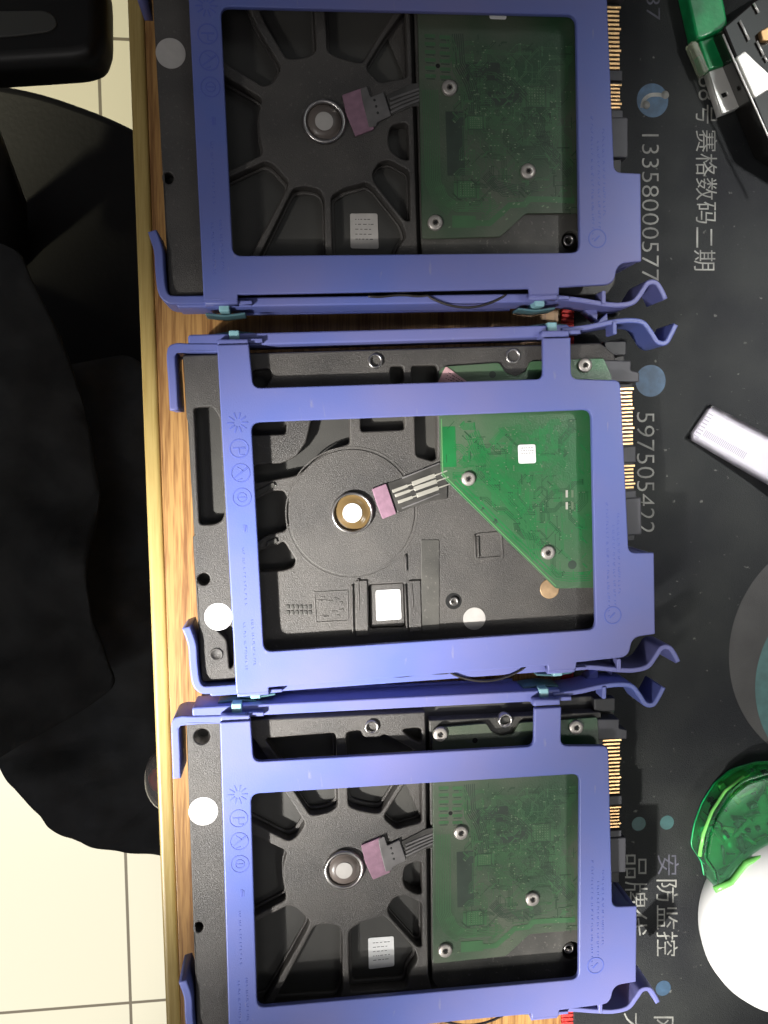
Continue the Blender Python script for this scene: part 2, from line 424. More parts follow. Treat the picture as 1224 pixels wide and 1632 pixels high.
def sheet(outl, z, thick, m, amp, freq, seed, name, parent, step=9.0):
    """cloth: a filled outline cut into a fine grid and laid in soft folds"""
    bm = bmesh.new()
    o2 = rnd(outl, 8, 4)
    vs = [bm.verts.new((p[0], p[1], 0)) for p in o2]
    bm.faces.new(vs); bmesh.ops.triangulate(bm, faces=bm.faces)
    xs = [p[0] for p in o2]; ys = [p[1] for p in o2]
    x = min(xs) + step
    while x < max(xs):
        bmesh.ops.bisect_plane(bm, geom=bm.verts[:] + bm.edges[:] + bm.faces[:], plane_co=(x, 0, 0), plane_no=(1, 0, 0)); x += step
    y = min(ys) + step
    while y < max(ys):
        bmesh.ops.bisect_plane(bm, geom=bm.verts[:] + bm.edges[:] + bm.faces[:], plane_co=(0, y, 0), plane_no=(0, 1, 0)); y += step
    from mathutils import noise as N
    for v in bm.verts:
        p = Vector((v.co.x * freq + seed, v.co.y * freq * 1.3, seed))
        q = Vector((v.co.x * freq * .35 + v.co.y * freq * .5, -v.co.x * freq * .12 + seed, 3))
        v.co.z = z + amp * (N.noise(p) + .9 * abs(N.noise(q * 1.4)) + .3 * N.noise(p * 3))
    bmesh.ops.solidify(bm, geom=bm.faces[:], thickness=thick)
    bb = B(); bb.bm = bm; bb.mats = [m]
    for f in bm.faces: f.smooth = True
    return world_part(bb, name, parent)
jk = empty('jacket', un(60, 1000, SZ)); tag(jk, 'black cloth jacket draped over the chair with one hem corner folded over', 'jacket')
sheet(UU([(-200, 560), (60, 600), (200, 560), (300, 640), (360, 900), (330, 1150), (300, 1340), (255, 1352), (224, 1353), (194, 1350), (165, 1342), (143, 1335), (116, 1315), (100, 1303), (89, 1295), (77, 1277), (62, 1262), (46, 1249), (28, 1228), (10, 1205), (-60, 1120), (-200, 1100)], -250), -250, 5, M['cloth2'], 26, .014, 2.3, 'lower_layer', jk)
sheet(UU([(-200, 300), (60, 420), (140, 640), (160, 800), (150, 960), (157, 1010), (172, 1050), (190, 1088), (153, 1116), (102, 1150), (38, 1181), (-2, 1204), (-120, 1250), (-200, 1240)], -190), -190, 4, M['cloth'], 34, .012, 7.7, 'upper_flap', jk)

gb = empty('glass_ornament', un(262, 1235, -60)); tag(gb, 'small glossy clear rounded ornament with a red spot, showing past the desk edge', 'ornament')
M['clear'] = mat('clear_gloss', (.75, .72, .72), .04, trans=.9, ior=1.45, noise=.02)
M['redcore'] = mat('red_core', (.35, .012, .012), .3, noise=.2, nscale=200)
M['darkcore'] = mat('dark_core', (.03, .018, .016), .2, noise=.3, nscale=300, coat=.5)
q = un(272, 1238, -60)
def ball(b, x, y, z, rx, ry, rz, m, n=28):
    i = b.mi(m); rings = []
    for a in range(1, n // 2):
        t = pi * a / (n // 2)
        rings.append([b.bm.verts.new((x + rx * sin(t) * cos(2 * pi * k / n), y + ry * sin(t) * sin(2 * pi * k / n), z + rz * cos(t))) for k in range(n)])
    top = b.bm.verts.new((x, y, z + rz)); bot = b.bm.verts.new((x, y, z - rz))
    for r_, s_ in zip(rings, rings[1:]):
        for k in range(n):
            f = b.bm.faces.new((r_[k], s_[k], s_[(k + 1) % n], r_[(k + 1) % n])); f.smooth = True; f.material_index = i
    for k in range(n):
        f = b.bm.faces.new((top, rings[0][k], rings[0][(k + 1) % n])); f.smooth = True; f.material_index = i
        f = b.bm.faces.new((bot, rings[-1][(k + 1) % n], rings[-1][k])); f.smooth = True; f.material_index = i
    return b
b = B(); ball(b, q.x, q.y, -60, 11.5, 15, 13, M['clear']); world_part(b, 'clear_shell', gb)
b = B(); ball(b, q.x - 1, q.y + 1, -60, 8, 11, 9, M['darkcore']); ball(b, q.x - 2, q.y + 2, -54, 5.5, 5.5, 6, M['redcore']); world_part(b, 'core', gb)

# ================================================================== DRIVE CADDY
GC = 'blue hard drive caddies side by side on the desk'
def make_caddy():
    root = empty('drive_caddy'); tag(root, 'blue plastic hard drive caddy', 'drive caddy', GC)
    b = B()
    outer = rnd([(-67, 63.4, .4), (-56.8, 63.4, .4), (-56.2, 49.2, 2.6), (40.8, 49.0, 2.6), (41.0, 62.6, .4), (50.7, 62.6, .4), (50.5, 48.7, 2.6), (67.9, 47.7, 2.4),
                 (69.8, -11.9, 2.4), (79.0, -12.3, .4), (79.0, -41.2, .4), (70.6, -41.9, 3.0), (69.2, -48.7, 4.4), (50.2, -49.4, .3), (50.0, -51.8, .3), (40.0, -51.9, .3),
                 (39.8, -49.7, .3), (-56.4, -50.3, .3), (-56.5, -52.2, .3), (-67.3, -52.0, .3)], .5)
    hole = rnd([(-57.4, 38.1), (57.4, 38.1), (57.4, -38.1), (-57.4, -38.1)], 3.0, 6)
    b.plate([outer, hole], 30.0, 32.0, M['blue'], .45)
    # shoulders where the posts bend down to the rails, and the skirt under the tab
    for x0, x1 in ((-66.9, -57.0), (41.1, 50.6)):
        b.plate(rect(x0, 63.0, x1, 65.2), 24, 31.0, M['blue'], .6)
        b.plate(rect(x0 + 8.5, 64.0, x1 + 4.5, 65.4), 25, 29.6, M['blue'], .3)
    for x0, x1 in ((-67.1, -56.6), (40.1, 49.9)):
        b.plate(rect(x0, -53.2, x1, -51.4), 24, 31.0, M['blue'], .6)
        b.plate(rect(x1 - 1.5, -53.0, x1 + 4.5, -51.8), 25, 29.6, M['blue'], .3)
    b.plate(rect(76.9, -40.9, 78.7, -12.6), 9, 30.1, M['blue'], .3)
    b.plate(rect(70.4, -14.3, 76.8, -12.6), 12, 30.1, M['blue'], .3)
    b.plate(rect(70.9, -40.9, 76.8, -39.3), 12, 30.1, M['blue'], .3)
    b.build('frame', root)
    for sgn, y0, y1 in ((1, 63.5, 67.5), (-1, -53.4, -50.4)):
        b = B(); b.plate(rnd(rect(-76.6, y0, 52, y1), 1.2), 14, 27.4, M['blue'], .6)
        b.plate(rect(-55, y0 + (.9 if sgn > 0 else -.5), 38, y0 + (4.6 if sgn > 0 else .3)), 12.5, 14.2, M['blue'], .2)
        b.build('side_rail', root)
    b = B(); b.plate(ribbon([(-66, 62.9), (-76, 63.2), (-80.5, 63.4), (-82.2, 61.5), (-82.3, 52), (-82.4, 43.2)], 2.8), 12, 27.9, M['blue'], .5); b.build('handle_arm', root)
    b = B(); b.plate(ribbon([(-66, -51.0), (-76, -51.0), (-79.2, -50.4), (-80.8, -47.6), (-81.2, -41), (-81.3, -35), (-82.9, -29)], 2.8), 12, 27.9, M['blue'], .5); b.build('handle_arm', root)
    # sprung latch arms with their hooked ends
    for pts, tx, s in (([(49, 65.6), (58, 66.4), (67, 67.9), (73, 68.3), (78, 67.5), (81, 64.0), (83.2, 60.8), (86.2, 60.4), (88.2, 63.2), (90, 66.6)], 67.6, 1),
                       ([(49, -51.9), (58, -52.9), (67, -54.4), (73, -54.9), (78, -53.9), (81, -50.4), (83.2, -47.6), (86.0, -47.6), (88.0, -50.2), (89.4, -53.2)], 67.0, -1)):
        b = B(); b.plate(ribbon(pts, 1.8), 14, 28.0, M['blue'], .45)
        yy = 67.9 if s > 0 else -54.4
        b.plate(rnd(rect(tx - .75, yy - s * 4.3, tx + .75, yy + s * .2), .6), 22, 28.6, M['blue'], .3)
        b.plate([(tx - 3.4, yy + s * .7), (tx + 1.0, yy + s * .7), (tx + .9, yy + s * 4.4)], 14, 20, M['blue'], .2)
        b.build('spring_arm', root)
    for x, s in ((-61.6, 1), (45.6, 1), (-61.2, -1), (44.6, -1)):
        y = 65.2 if s > 0 else -52.6
        b = B(); b.plate(rnd(rect(x - 1.7, y - .6 if s > 0 else y - 2.4, x + 1.7, y + 3.2 if s > 0 else y - .2), .5), 19, 28.3, M['teal'], .4)
        ya = y + s * 2.9
        b.plate(ribbon([(x - 6.5, ya - s * .5), (x - 3, ya - s * .1), (x, ya + s * .2), (x + 3, ya - s * .1), (x + 6.5, ya - s * .5)], .8), 16, 24.5, M['tealdark'], .3)
        b.build('rubber_peg', root)
    # wire spring bowed out of the lower rail
    b = B()
    pts = [(-14 + i * .9, -50.7 - .25 * sin(i * .4), 28.0) for i in range(22)] + [(6 + t * 27, -50.7 - 4.2 * sin(pi * t) ** .8, 27.9) for t in [i / 20 for i in range(21)]]
    b.tube(pts, .42, M['wire']); b.build('wire_spring', root)
    # raised moulding marks
    b = B()
    def ring(x, y, r, t=.28): b.plate([circ(x, y, r, 28), circ(x, y, r - t * 1.6, 28)], 31.95, 32.09, M['blue_mark'], .06, res=1)
    def bar(x0, y0, x1, y1, t=.36):
        d = Vector((x1 - x0, y1 - y0)); n = Vector((-d.y, d.x)).normalized() * t / 2
        b.plate([(x0 + n.x, y0 + n.y), (x1 + n.x, y1 + n.y), (x1 - n.x, y1 - n.y), (x0 - n.x, y0 - n.y)], 31.95, 32.08, M['blue_mark'], .06, res=1)
    x, y = -61.8, 38.2
    for k in range(10):
        a = k * pi / 5; bar(x + 1.2 * cos(a), y + 1.2 * sin(a), x + 3.4 * cos(a), y + 3.4 * sin(a), .5)
    y = 29.8; ring(x, y, 3.2); bar(x - 2, y + .2, x + 2, y + .2, .6); bar(x, y - 2, x + 1.6, y - 2); bar(x, y + .2, x, y - 2)
    y = 21.8; ring(x, y, 3.2); bar(x - 2.2, y - 1.6, x + 2.2, y + 1.6, .6); bar(x - 1, y + 2, x + 1, y + .6); bar(x - 1.5, y - 2.5, x + .5, y - 1.8)
    y = 13.8; ring(x, y, 3.2); ring(x, y, 1.7); bar(x - 1.1, y, x + 1.1, y, .5)
    bar(x + .3, 4.8, x + .3, 2.2, .8); bar(x + 1.0, 4.6, x + 1.0, 2.4, .3)
    rr = random.Random(4)
    for col, (xa, ya, yb) in enumerate(((-62.4, -3, -22), (-60.7, -27, -43), (-63.4, -28, -44), (62.2, 6, -34), (64.4, -2, -30), (66.2, 2, -26))):
        yy = ya
        while yy > yb:
            l = rr.uniform(.35, 1.2)
            bar(xa - .35, yy, xa + .35, yy - rr.uniform(-.2, .2), .22)
            if rr.random() < .6: bar(xa - .3, yy, xa - .3, yy - .5, .2)
            else: bar(xa + .3, yy, xa + .3, yy - .5, .2)
            yy -= l * 1.5
    ring(63.6, -33.5, 3.2); bar(62.5, -34.4, 64.4, -32.6, .6)
    b.build('moulded_marks', root)
    return root
M['wire'] = mat('dull_spring_wire', (.10, .09, .085), .35, metal=.8, noise=.2)

# ================================================================== HARD DRIVES
GD = 'hard drives held in the blue caddies'
def screw(root, x, y, z, r=2.55, dark=True):
    b = B(); b.lathe(x, y, [(r, z), (r, z + .75), (r - .35, z + 1.1), (r * .42, z + 1.12)], M['screw'], 32, cap=False)
    b.lathe(x, y, [(r * .44, z + 1.12), (r * .36, z + .45), (.01, z + .42)], M['screw'], 12, cap=False)
    s = []
    for k in range(12):
        a = k * pi / 6; q = r * (.34 if k % 2 == 0 else .2); s.append((x + q * cos(a), y + q * sin(a)))
    b.plate(s, z + 1.0, z + 1.16, M['void'], .02, res=0)
    return b.build('screw', root)
def boss(root, x, y, z, r=2.5, m='steel'):
    b = B(); b.lathe(x, y, [(r, z - 2), (r, z + .5), (r - .3, z + .75), (r - .75, z + .7), (r - .9, z - 1.5)], M[m], 32, cap=False)
    b.lathe(x, y, [(r - .88, z - 1.4), (.01, z - 1.45)], M['void'], 24, cap=False)
    return b.build('threaded_hole', root)
def dot(root, x, y, r, z, m='white', name='round_sticker'):
    b = B(); b.plate(circ(x, y, r, 56), z, z + .1, M[m], .02, res=0); return b.build(name, root)
def label_card(root, quad, z, m='white', lines=5, name='paper_label', cornersize=.8):
    b = B(); b.plate(rnd(quad, cornersize), z, z + .14, M[m], .05, res=1)
    # faint printed rows
    A, Bq, C_, D_ = [Vector(q[:2]) for q in quad]
    rr = random.Random(int(A.x * 10))
    for i in range(lines):
        t = .16 + .14 * i
        p = A.lerp(D_, t); q = Bq.lerp(C_, t)
        u = .18
        while u < .78:
            e = u + rr.uniform(.04, .14); a0 = p.lerp(q, u); a1 = p.lerp(q, e); n = (D_ - A).normalized() * .22
            b.flat([(a0.x, a0.y), (a1.x, a1.y), (a1.x + n.x, a1.y + n.y), (a0.x + n.x, a0.y + n.y)], z + .16, M['ink']); u = e + rr.uniform(.03, .07)
    return b.build(name, root)
def connector(root, ys, z=18.0):
    """edge connector: charcoal body with two rows of gilded contacts"""
    c = B(); PZ = 22.0
    c.plate([(66, 49.6), (66, -9), (76.6, -9), (76.6, 49.6)], 8, PZ - .4, M['black'], .3)
    c.plate(rnd([(62, 55.4), (74.6, 54.8), (74.4, 51.5), (77.6, 50.6), (77.4, 47.3), (66, 47.6)], .5), 8, 25.5, M['conn'], .4)
    c.plate(rnd(rect(68, ys[2] - 3.0, 78.4, ys[2] - 16.5), .8), 8, 23.5, M['conn'], .5)
    c.plate(rnd(rect(68, ys[1] + .6, 76.9, ys[0][1] - .3), .3), 8, PZ + .8, M['conn'], .3)
    c.plate(rnd(rect(68, ys[2] - .5, 76.9, ys[2] - 3.4), .3), 8, PZ + .8, M['conn'], .3)
    body = c.build('connector', root)
    g = B()
    for (a, e, n) in ((ys[0][0], ys[0][1], 15), (ys[1], ys[2], 7)):
        p = (a - e) / n
        for i in range(n):
            yy = a - (i + .5) * p
            ln = 76.2 if i % 5 else 76.8
            g.plate(rect(66.5, yy - p * .31, ln, yy + p * .31), PZ - .45, PZ + .35, M['gold'], .15, res=1)
    g.build('gold_contacts', body)
def board(root, outline, z, kind, k, details):
    m1, m2 = ('pcb_a', 'pcb_a2') if kind == 'a' else ('pcb_b', 'pcb_b2')
    b = B(); b.plate(outline, z - 1.3, z, M[m1], .12, res=1)
    def seg(pts, t, m, dz=.05):
        for (x0, y0), (x1, y1) in zip(pts, pts[1:]):
            d = Vector((x1 - x0, y1 - y0))
            if d.length < .01: continue
            n = Vector((-d.y, d.x)).normalized() * t / 2; e = d.normalized() * t * .2
            b.flat([(x0 + n.x - e.x, y0 + n.y - e.y), (x1 + n.x + e.x, y1 + n.y + e.y), (x1 - n.x + e.x, y1 - n.y + e.y), (x0 - n.x - e.x, y0 - n.y - e.y)], z + dz + random.random() * .01, M[m])
    details(b, seg, m2)
    return b.build('circuit_board', root)
def bundle(seg, k, pts, n, gap, t, m, z, dz=.05):
    P = [Vector(q) for q in LL(k, pts, z)]
    for j in range(n):
        off = (j - (n - 1) / 2) * gap; out = []
        for i, p in enumerate(P):
            a = P[max(i - 1, 0)]; c = P[min(i + 1, len(P) - 1)]
            d = (c - a).normalized(); out.append((p.x - d.y * off, p.y + d.x * off))
        seg(out, t, m, dz)
def inside(pt, poly):
    x, y = pt; c = False; n = len(poly)
    for i in range(n):
        x1, y1 = poly[i][:2]; x2, y2 = poly[i - 1][:2]
        if (y1 > y) != (y2 > y) and x < (x2 - x1) * (y - y1) / (y2 - y1) + x1: c = not c
    return c

GX0 = L(2, 681, 1400)[0]; GX1 = L(2, 687.5, 1400)[0]
def body_a(root):
    b = B()
    b.plate(rnd([(-79.3, 62.0), (72, 62.0, 3), (75, 57, 3), (75, -46, 2), (72, -49.8), (-79.3, -49.8)], .8), 3, 19.5, M['castfloor_shaded'], .5)
    b.plate(rnd([(66, 62.0), (74, 62.0), (74, 57), (66, 57)], .5), 19, 23, M['black'], .4)
    base = b.build('base_casting', root)
    P = [
        [(386, 1177), (402, 1174), (430, 1214), (455, 1264), (487, 1313), (474, 1334), (460, 1341), (425, 1323), (386, 1303)],
        [(421, 1177), (535, 1168), (539, 1286), (525, 1295), (505, 1299), (494, 1299), (466, 1256), (443, 1208)],
        [(552, 1167), (575, 1164), (580, 1176), (604, 1176), (612, 1170), (640, 1184), (666, 1199), (668, 1204), (633, 1255), (607, 1296), (595, 1296), (570, 1291), (555, 1285)],
        [(672, 1216), (673, 1311), (645, 1318), (632, 1322), (614, 1306), (613, 1299), (641, 1256)],
        [(640, 1163), (662, 1160), (672, 1162), (672, 1186), (655, 1178)],
        [(646, 1380), (660, 1375), (672, 1374), (673, 1426), (660, 1424), (645, 1414), (642, 1400)],
        [(618, 1447), (628, 1431), (645, 1427), (673, 1440), (673, 1509), (665, 1509), (620, 1459)],
        [(556, 1484), (575, 1471), (598, 1464), (609, 1460), (620, 1467), (661, 1513), (667, 1530), (652, 1550), (648, 1575), (557, 1582)],
        [(500, 1477), (520, 1473), (540, 1476), (546, 1487), (546, 1584), (536, 1600), (432, 1606)],
        [(460, 1443), (472, 1447), (494, 1468), (491, 1479), (421, 1602), (386, 1608), (386, 1482), (402, 1472)],
        [(458, 1357), (411, 1335), (386, 1325), (386, 1471), (405, 1461), (457, 1434), (452, 1410), (451, 1380)],
    ]
    b = B()
    holes = [rnd(LL(2, p), 1.5, 4) for p in P]
    hA = L(2, 322, 1174); hB = L(2, 317, 1478)
    holes += [circ(hA[0], hA[1], 2.7, 28), circ(hB[0], hB[1], 1.5, 20, 1.8)]
    b.plate([rnd([(-79.0, 61.4), (GX0, 61.0), (GX0, -36.5, .4), (L(2, 690, 1556)[0], -45), (L(2, 690, 1556)[0], -49.2), (-79.0, -49.2)], .6)] + holes, 19.4, 25, M['cast'], .55, res=3)
    # gentle lower step along each pocket wall
    b.build('top_casting', root)
    b = B()
    for p in P[:4] + P[6:]:
        q = LL(2, p); cx_ = sum(a[0] for a in q) / len(q); cy_ = sum(a[1] for a in q) / len(q)
        inner = [(cx_ + (a - cx_) * .90, cy_ + (c - cy_) * .90) for a, c in q]
        outer = [(cx_ + (a - cx_) * 1.01, cy_ + (c - cy_) * 1.01) for a, c in q]
        b.plate([rnd(outer, 1.5, 4), rnd(inner, 1.3, 4)], 19.3, 20.8, M['cast'], .5)
    b.build('pocket_steps', base)
    # tray under the board
    b = B()
    notch = L(2, 912, 1517)
    b.plate([rnd([(GX1, 57.6), (68, 57.4), (69, 48), (70, -43.2), (GX1 + 5.2, -45.8, .6), (GX1, -39.4, .6)], .6), circ(notch[0], notch[1], 3.4, 24)], 19.4, 24.3, M['dusty'], .4)
    b.build('board_tray', root)
    boss(root, *L(2, 592, 1158), 25.4, 2.5); boss(root, *L(2, 805, 1148), 25.0, 2.6)
    boss(root, *L(2, 909, 1516), 22.9, 2.0)
    b = B(); b.lathe(hA[0], hA[1], [(2.65, 24.6), (2.0, 22.5), (1.8, 20)], M['steel'], 28, cap=False); b.lathe(hA[0], hA[1], [(1.8, 20.2), (.01, 20.1)], M['void'], 20, cap=False); b.build('threaded_hole', root)
def hub_a(root):
    x, y = L(2, 548, 1384); h = B()
    h.lathe(x, y, [(7.05, 24.9), (7.0, 26.4), (6.6, 26.75), (5.9, 26.6), (5.75, 25.2)], M['steel'], 56, cap=False); ho = h.build('spindle_ring', root)
    d = B(); d.lathe(x, y, [(5.72, 25.1), (5.5, 25.6), (5.2, 25.5), (5.1, 25.9), (3, 26.3), (.01, 26.45)], M['browngrey'], 48, cap=False); d.build('spindle_cap', ho)
    s = B(); s.plate(circ(x, y, 2.95, 40), 26.4, 26.55, M['greydot'], .03)
    s.build('round_sticker', ho)
def motor_plug_a(root):
    b = B(); b.plate(rnd(LL(2, [(575, 1345), (607, 1332), (614, 1350), (618, 1370), (622, 1388), (594, 1400), (581, 1371)]), .5), 25, 26.1, M['pink'], .3); b.build('pink_pad', root)
    b = B()
    b.plate(rnd(LL(2, [(602, 1335), (612, 1330), (617, 1345), (636, 1336), (647, 1368), (626, 1379), (625, 1384), (614, 1387), (605, 1352)]), .5), 25.2, 26.3, M['flexgrey'], .3)
    for i in range(3):
        q = L(2, 622.5 + i * 2.2, 1349 + i * 8.5); b.lathe(q[0], q[1], [(.42, 26.25), (.42, 26.36), (.01, 26.37)], M['ink'], 10)
    b.build('motor_plug', root)
    b = B()
    b.plate(rnd(LL(2, [(640, 1340), (676, 1321), (690, 1318), (690, 1350), (678, 1352), (648, 1366)]), .4), 25.02, 25.5, M['flexdark'], .15)
    for i in range(4):
        b.plate(ribbon(LL(2, [(646, 1345 + i * 6), (665, 1337 + i * 5.4), (690, 1327 + i * 5)]), .75), 25.5, 25.85, M['flexgrey'], .12)
    b.build('flex_cable', root)

def routes(seg, poly, n, mats, rr, Z):
    xs = [p[0] for p in poly]; ys = [p[1] for p in poly]; done = 0; tries = 0
    D8 = [(cos(i * pi / 4), sin(i * pi / 4)) for i in range(8)]
    while done < n and tries < n * 12:
        tries += 1
        x, y = rr.uniform(min(xs), max(xs)), rr.uniform(min(ys), max(ys)); w_ = rr.choice([1, 1, 2, 3, 4, 6]); gap = rr.choice([.42, .5, .62])
        d = rr.randrange(0, 8, 2); P = [Vector((x, y))]
        for _ in range(rr.randint(2, 5)):
            l = rr.uniform(1.2, 6.5); P.append(P[-1] + Vector(D8[d % 8]) * l); d += rr.choice([-1, 1])
        m = rr.choice(mats); ok = all(inside((p.x + ox, p.y + oy), poly) for p in P for ox, oy in ((-2, 0), (2, 0), (0, 2), (0, -2)))
        if not ok: continue
        done += 1
        for j in range(w_):
            off = (j - (w_ - 1) / 2) * gap; out = []
            for i, p in enumerate(P):
                a = P[max(i - 1, 0)]; c = P[min(i + 1, len(P) - 1)]; q = (c - a).normalized(); out.append((p.x - q.y * off, p.y + q.x * off))
            seg(out, .19, m, .03)
            for e in (out[0], out[-1]):
                seg([(e[0] - .17, e[1]), (e[0] + .17, e[1])], .34, m if rr.random() < .7 else 'via', .09)

def details_a(b, seg, m2):
    Z = 26.0; k = 2
    # plated pads row
    for i in range(6):
        for j in range(2):
            y = 1256 + i * 11; x = 700 + j * 22
            a = LL(k, [(x, y), (x + 14, y - .6)], Z); seg(a, 1.1, m2); seg(LL(k, [(x + 1, y + 4), (x + 13, y + 3.6)], Z), .3, 'pcb_a3')
    bundle(seg, k, [(706, 1330), (707, 1400), (707, 1455), (716, 1478), (735, 1492)], 9, .62, .26, m2, Z)
    bundle(seg, k, [(716, 1462), (724, 1480), (742, 1488), (790, 1484), (800, 1478)], 6, .6, .26, m2, Z)
    bundle(seg, k, [(748, 1250), (750, 1290), (765, 1316), (772, 1340), (770, 1358)], 6, .7, .3, 'pcb_a3', Z)
    bundle(seg, k, [(735, 1255), (743, 1275), (745, 1300), (756, 1318), (756, 1340), (744, 1352)], 4, .7, .3, m2, Z)
    bundle(seg, k, [(845, 1330), (826, 1312), (800, 1300), (772, 1299)], 5, .8, .3, 'pcb_a3', Z)
    bundle(seg, k, [(880, 1345), (893, 1370), (896, 1400), (910, 1420)], 8, .55, .22, m2, Z)
    bundle(seg, k, [(860, 1350), (870, 1380), (885, 1402), (912, 1430)], 6, .6, .24, 'pcb_a3', Z)
    bundle(seg, k, [(785, 1440), (800, 1455), (830, 1458), (862, 1450)], 7, .55, .22, 'pcb_a3', Z)
    # power track
    bundle(seg, k, [(737, 1512), (755, 1509), (790, 1507), (806, 1493), (820, 1480), (842, 1477), (850, 1469), (880, 1467), (915, 1466)], 1, 1, 1.9, m2, Z, .08)
    seg(LL(k, [(738, 1509), (766, 1507)], Z), 4.0, m2, .10)
    # dark fields; the tall one is a chip's shadow put in as colour
    seg(LL(k, [(741, 1362), (742, 1440)], Z), 6.0, 'pcb_a3', .02)
    seg(LL(k, [(765, 1300), (805, 1296)], Z), 6.0, 'pcb_a3', .02)
    seg(LL(k, [(790, 1335), (842, 1331)], Z), 4.5, 'pcb_a3', .02)
    # chip outlines
    for (x, y, sx, sy) in ((862, 1327, 3.4, 3.4), (757, 1463, 3.2, 2.8), (772, 1370, 2.6, 2.2)):
        c = L(k, x, y, Z); seg([(c[0] - sx, c[1]), (c[0] + sx, c[1])], sy * 2, m2, .03)
        for s in (-1, 1):
            seg([(c[0] - sx, c[1] + s * sy), (c[0] + sx, c[1] + s * sy)], .2, 'pcb_a3', .12); seg([(c[0] + s * sx, c[1] - sy), (c[0] + s * sx, c[1] + sy)], .2, 'pcb_a3', .12)
        for i in range(6):
            for j in range(6): seg([(c[0] - sx * .7 + i * sx * .28, c[1] - sy * .7 + j * sy * .28), (c[0] - sx * .7 + i * sx * .28 + .22, c[1] - sy * .7 + j * sy * .28)], .22, 'via', .14)
    rr = random.Random(12)
    routes(seg, LL(k, [(728, 1252), (922, 1240), (920, 1476), (842, 1480), (805, 1515), (730, 1500)], Z), 120, [m2, m2, m2, 'pcb_a4'], random.Random(31), Z)
    for _ in range(150):       # small traces and dots all over
        x = rr.uniform(735, 918); y = rr.uniform(1255, 1480)
        a = L(k, x, y, Z); d = rr.choice([(1, 0), (0, 1), (.7, .7), (.7, -.7)]); l = rr.uniform(.6, 4.0)
        p = [(a[0], a[1]), (a[0] + d[0] * l, a[1] + d[1] * l)]
        if rr.random() < .5:
            e = rr.choice([(1, 0), (0, -1)]); l2 = rr.uniform(.5, 2); p.append((p[1][0] + e[0] * l2, p[1][1] + e[1] * l2))
        seg(p, rr.choice([.18, .25, .25, .5]), m2 if rr.random() < .45 else 'pcb_a4', .06)
    for _ in range(200):
        a = L(k, rr.uniform(700, 918), rr.uniform(1255, 1495), Z); t = rr.uniform(.10, .20)
        seg([(a[0], a[1]), (a[0] + t, a[1])], t, 'via', .16)
    for x, y in ((825, 1478), (832, 1478), (810, 1490), (868, 1478), (875, 1479), (908, 1477), (729, 1518), (814, 1500)):
        a = L(k, x, y, Z); seg([(a[0], a[1]), (a[0] + .6, a[1] + .3)], .45, 'via', .17)
OUT_A = [(690, 1535), (690, 1165), (697, 1160), (775, 1153), (785, 1168), (800, 1174), (818, 1170), (828, 1152), (905, 1147), (952, 1143), (956, 1200), (958, 1479), (844, 1489), (806, 1524), (697, 1535.5)]
def make_drive_a():
    root = empty('hard_drive'); tag(root, 'hard drive with radial ribs', 'hard drive', GD)
    body_a(root); hub_a(root); motor_plug_a(root)
    holes = []
    for x, y, r in ((718, 1296, .75), (757, 1180, 1.0)):
        q = L(2, x, y, 26); holes.append(circ(q[0], q[1], r, 16))
    o = [rnd(LL(2, OUT_A, 26), .9)]
    bd = board(root, o, 26.0, 'a', 2, details_a)
    for h in holes:
        b = B(); c = (sum(p[0] for p in h) / len(h), sum(p[1] for p in h) / len(h)); b.lathe(c[0], c[1], [(abs(h[0][0] - c[0]), 26.04), (.01, 26.05)], M['void'], 16, cap=False)
        b.build('board_hole', bd)
    for x, y in ((735, 1328), (849, 1434), (710, 1516), (702, 1171), (919, 1160)):
        screw(root, *L(2, x, y, 27), 26.02)
    connector(root, ((46.6, 25.3), 21.0, 12.3))
    return root

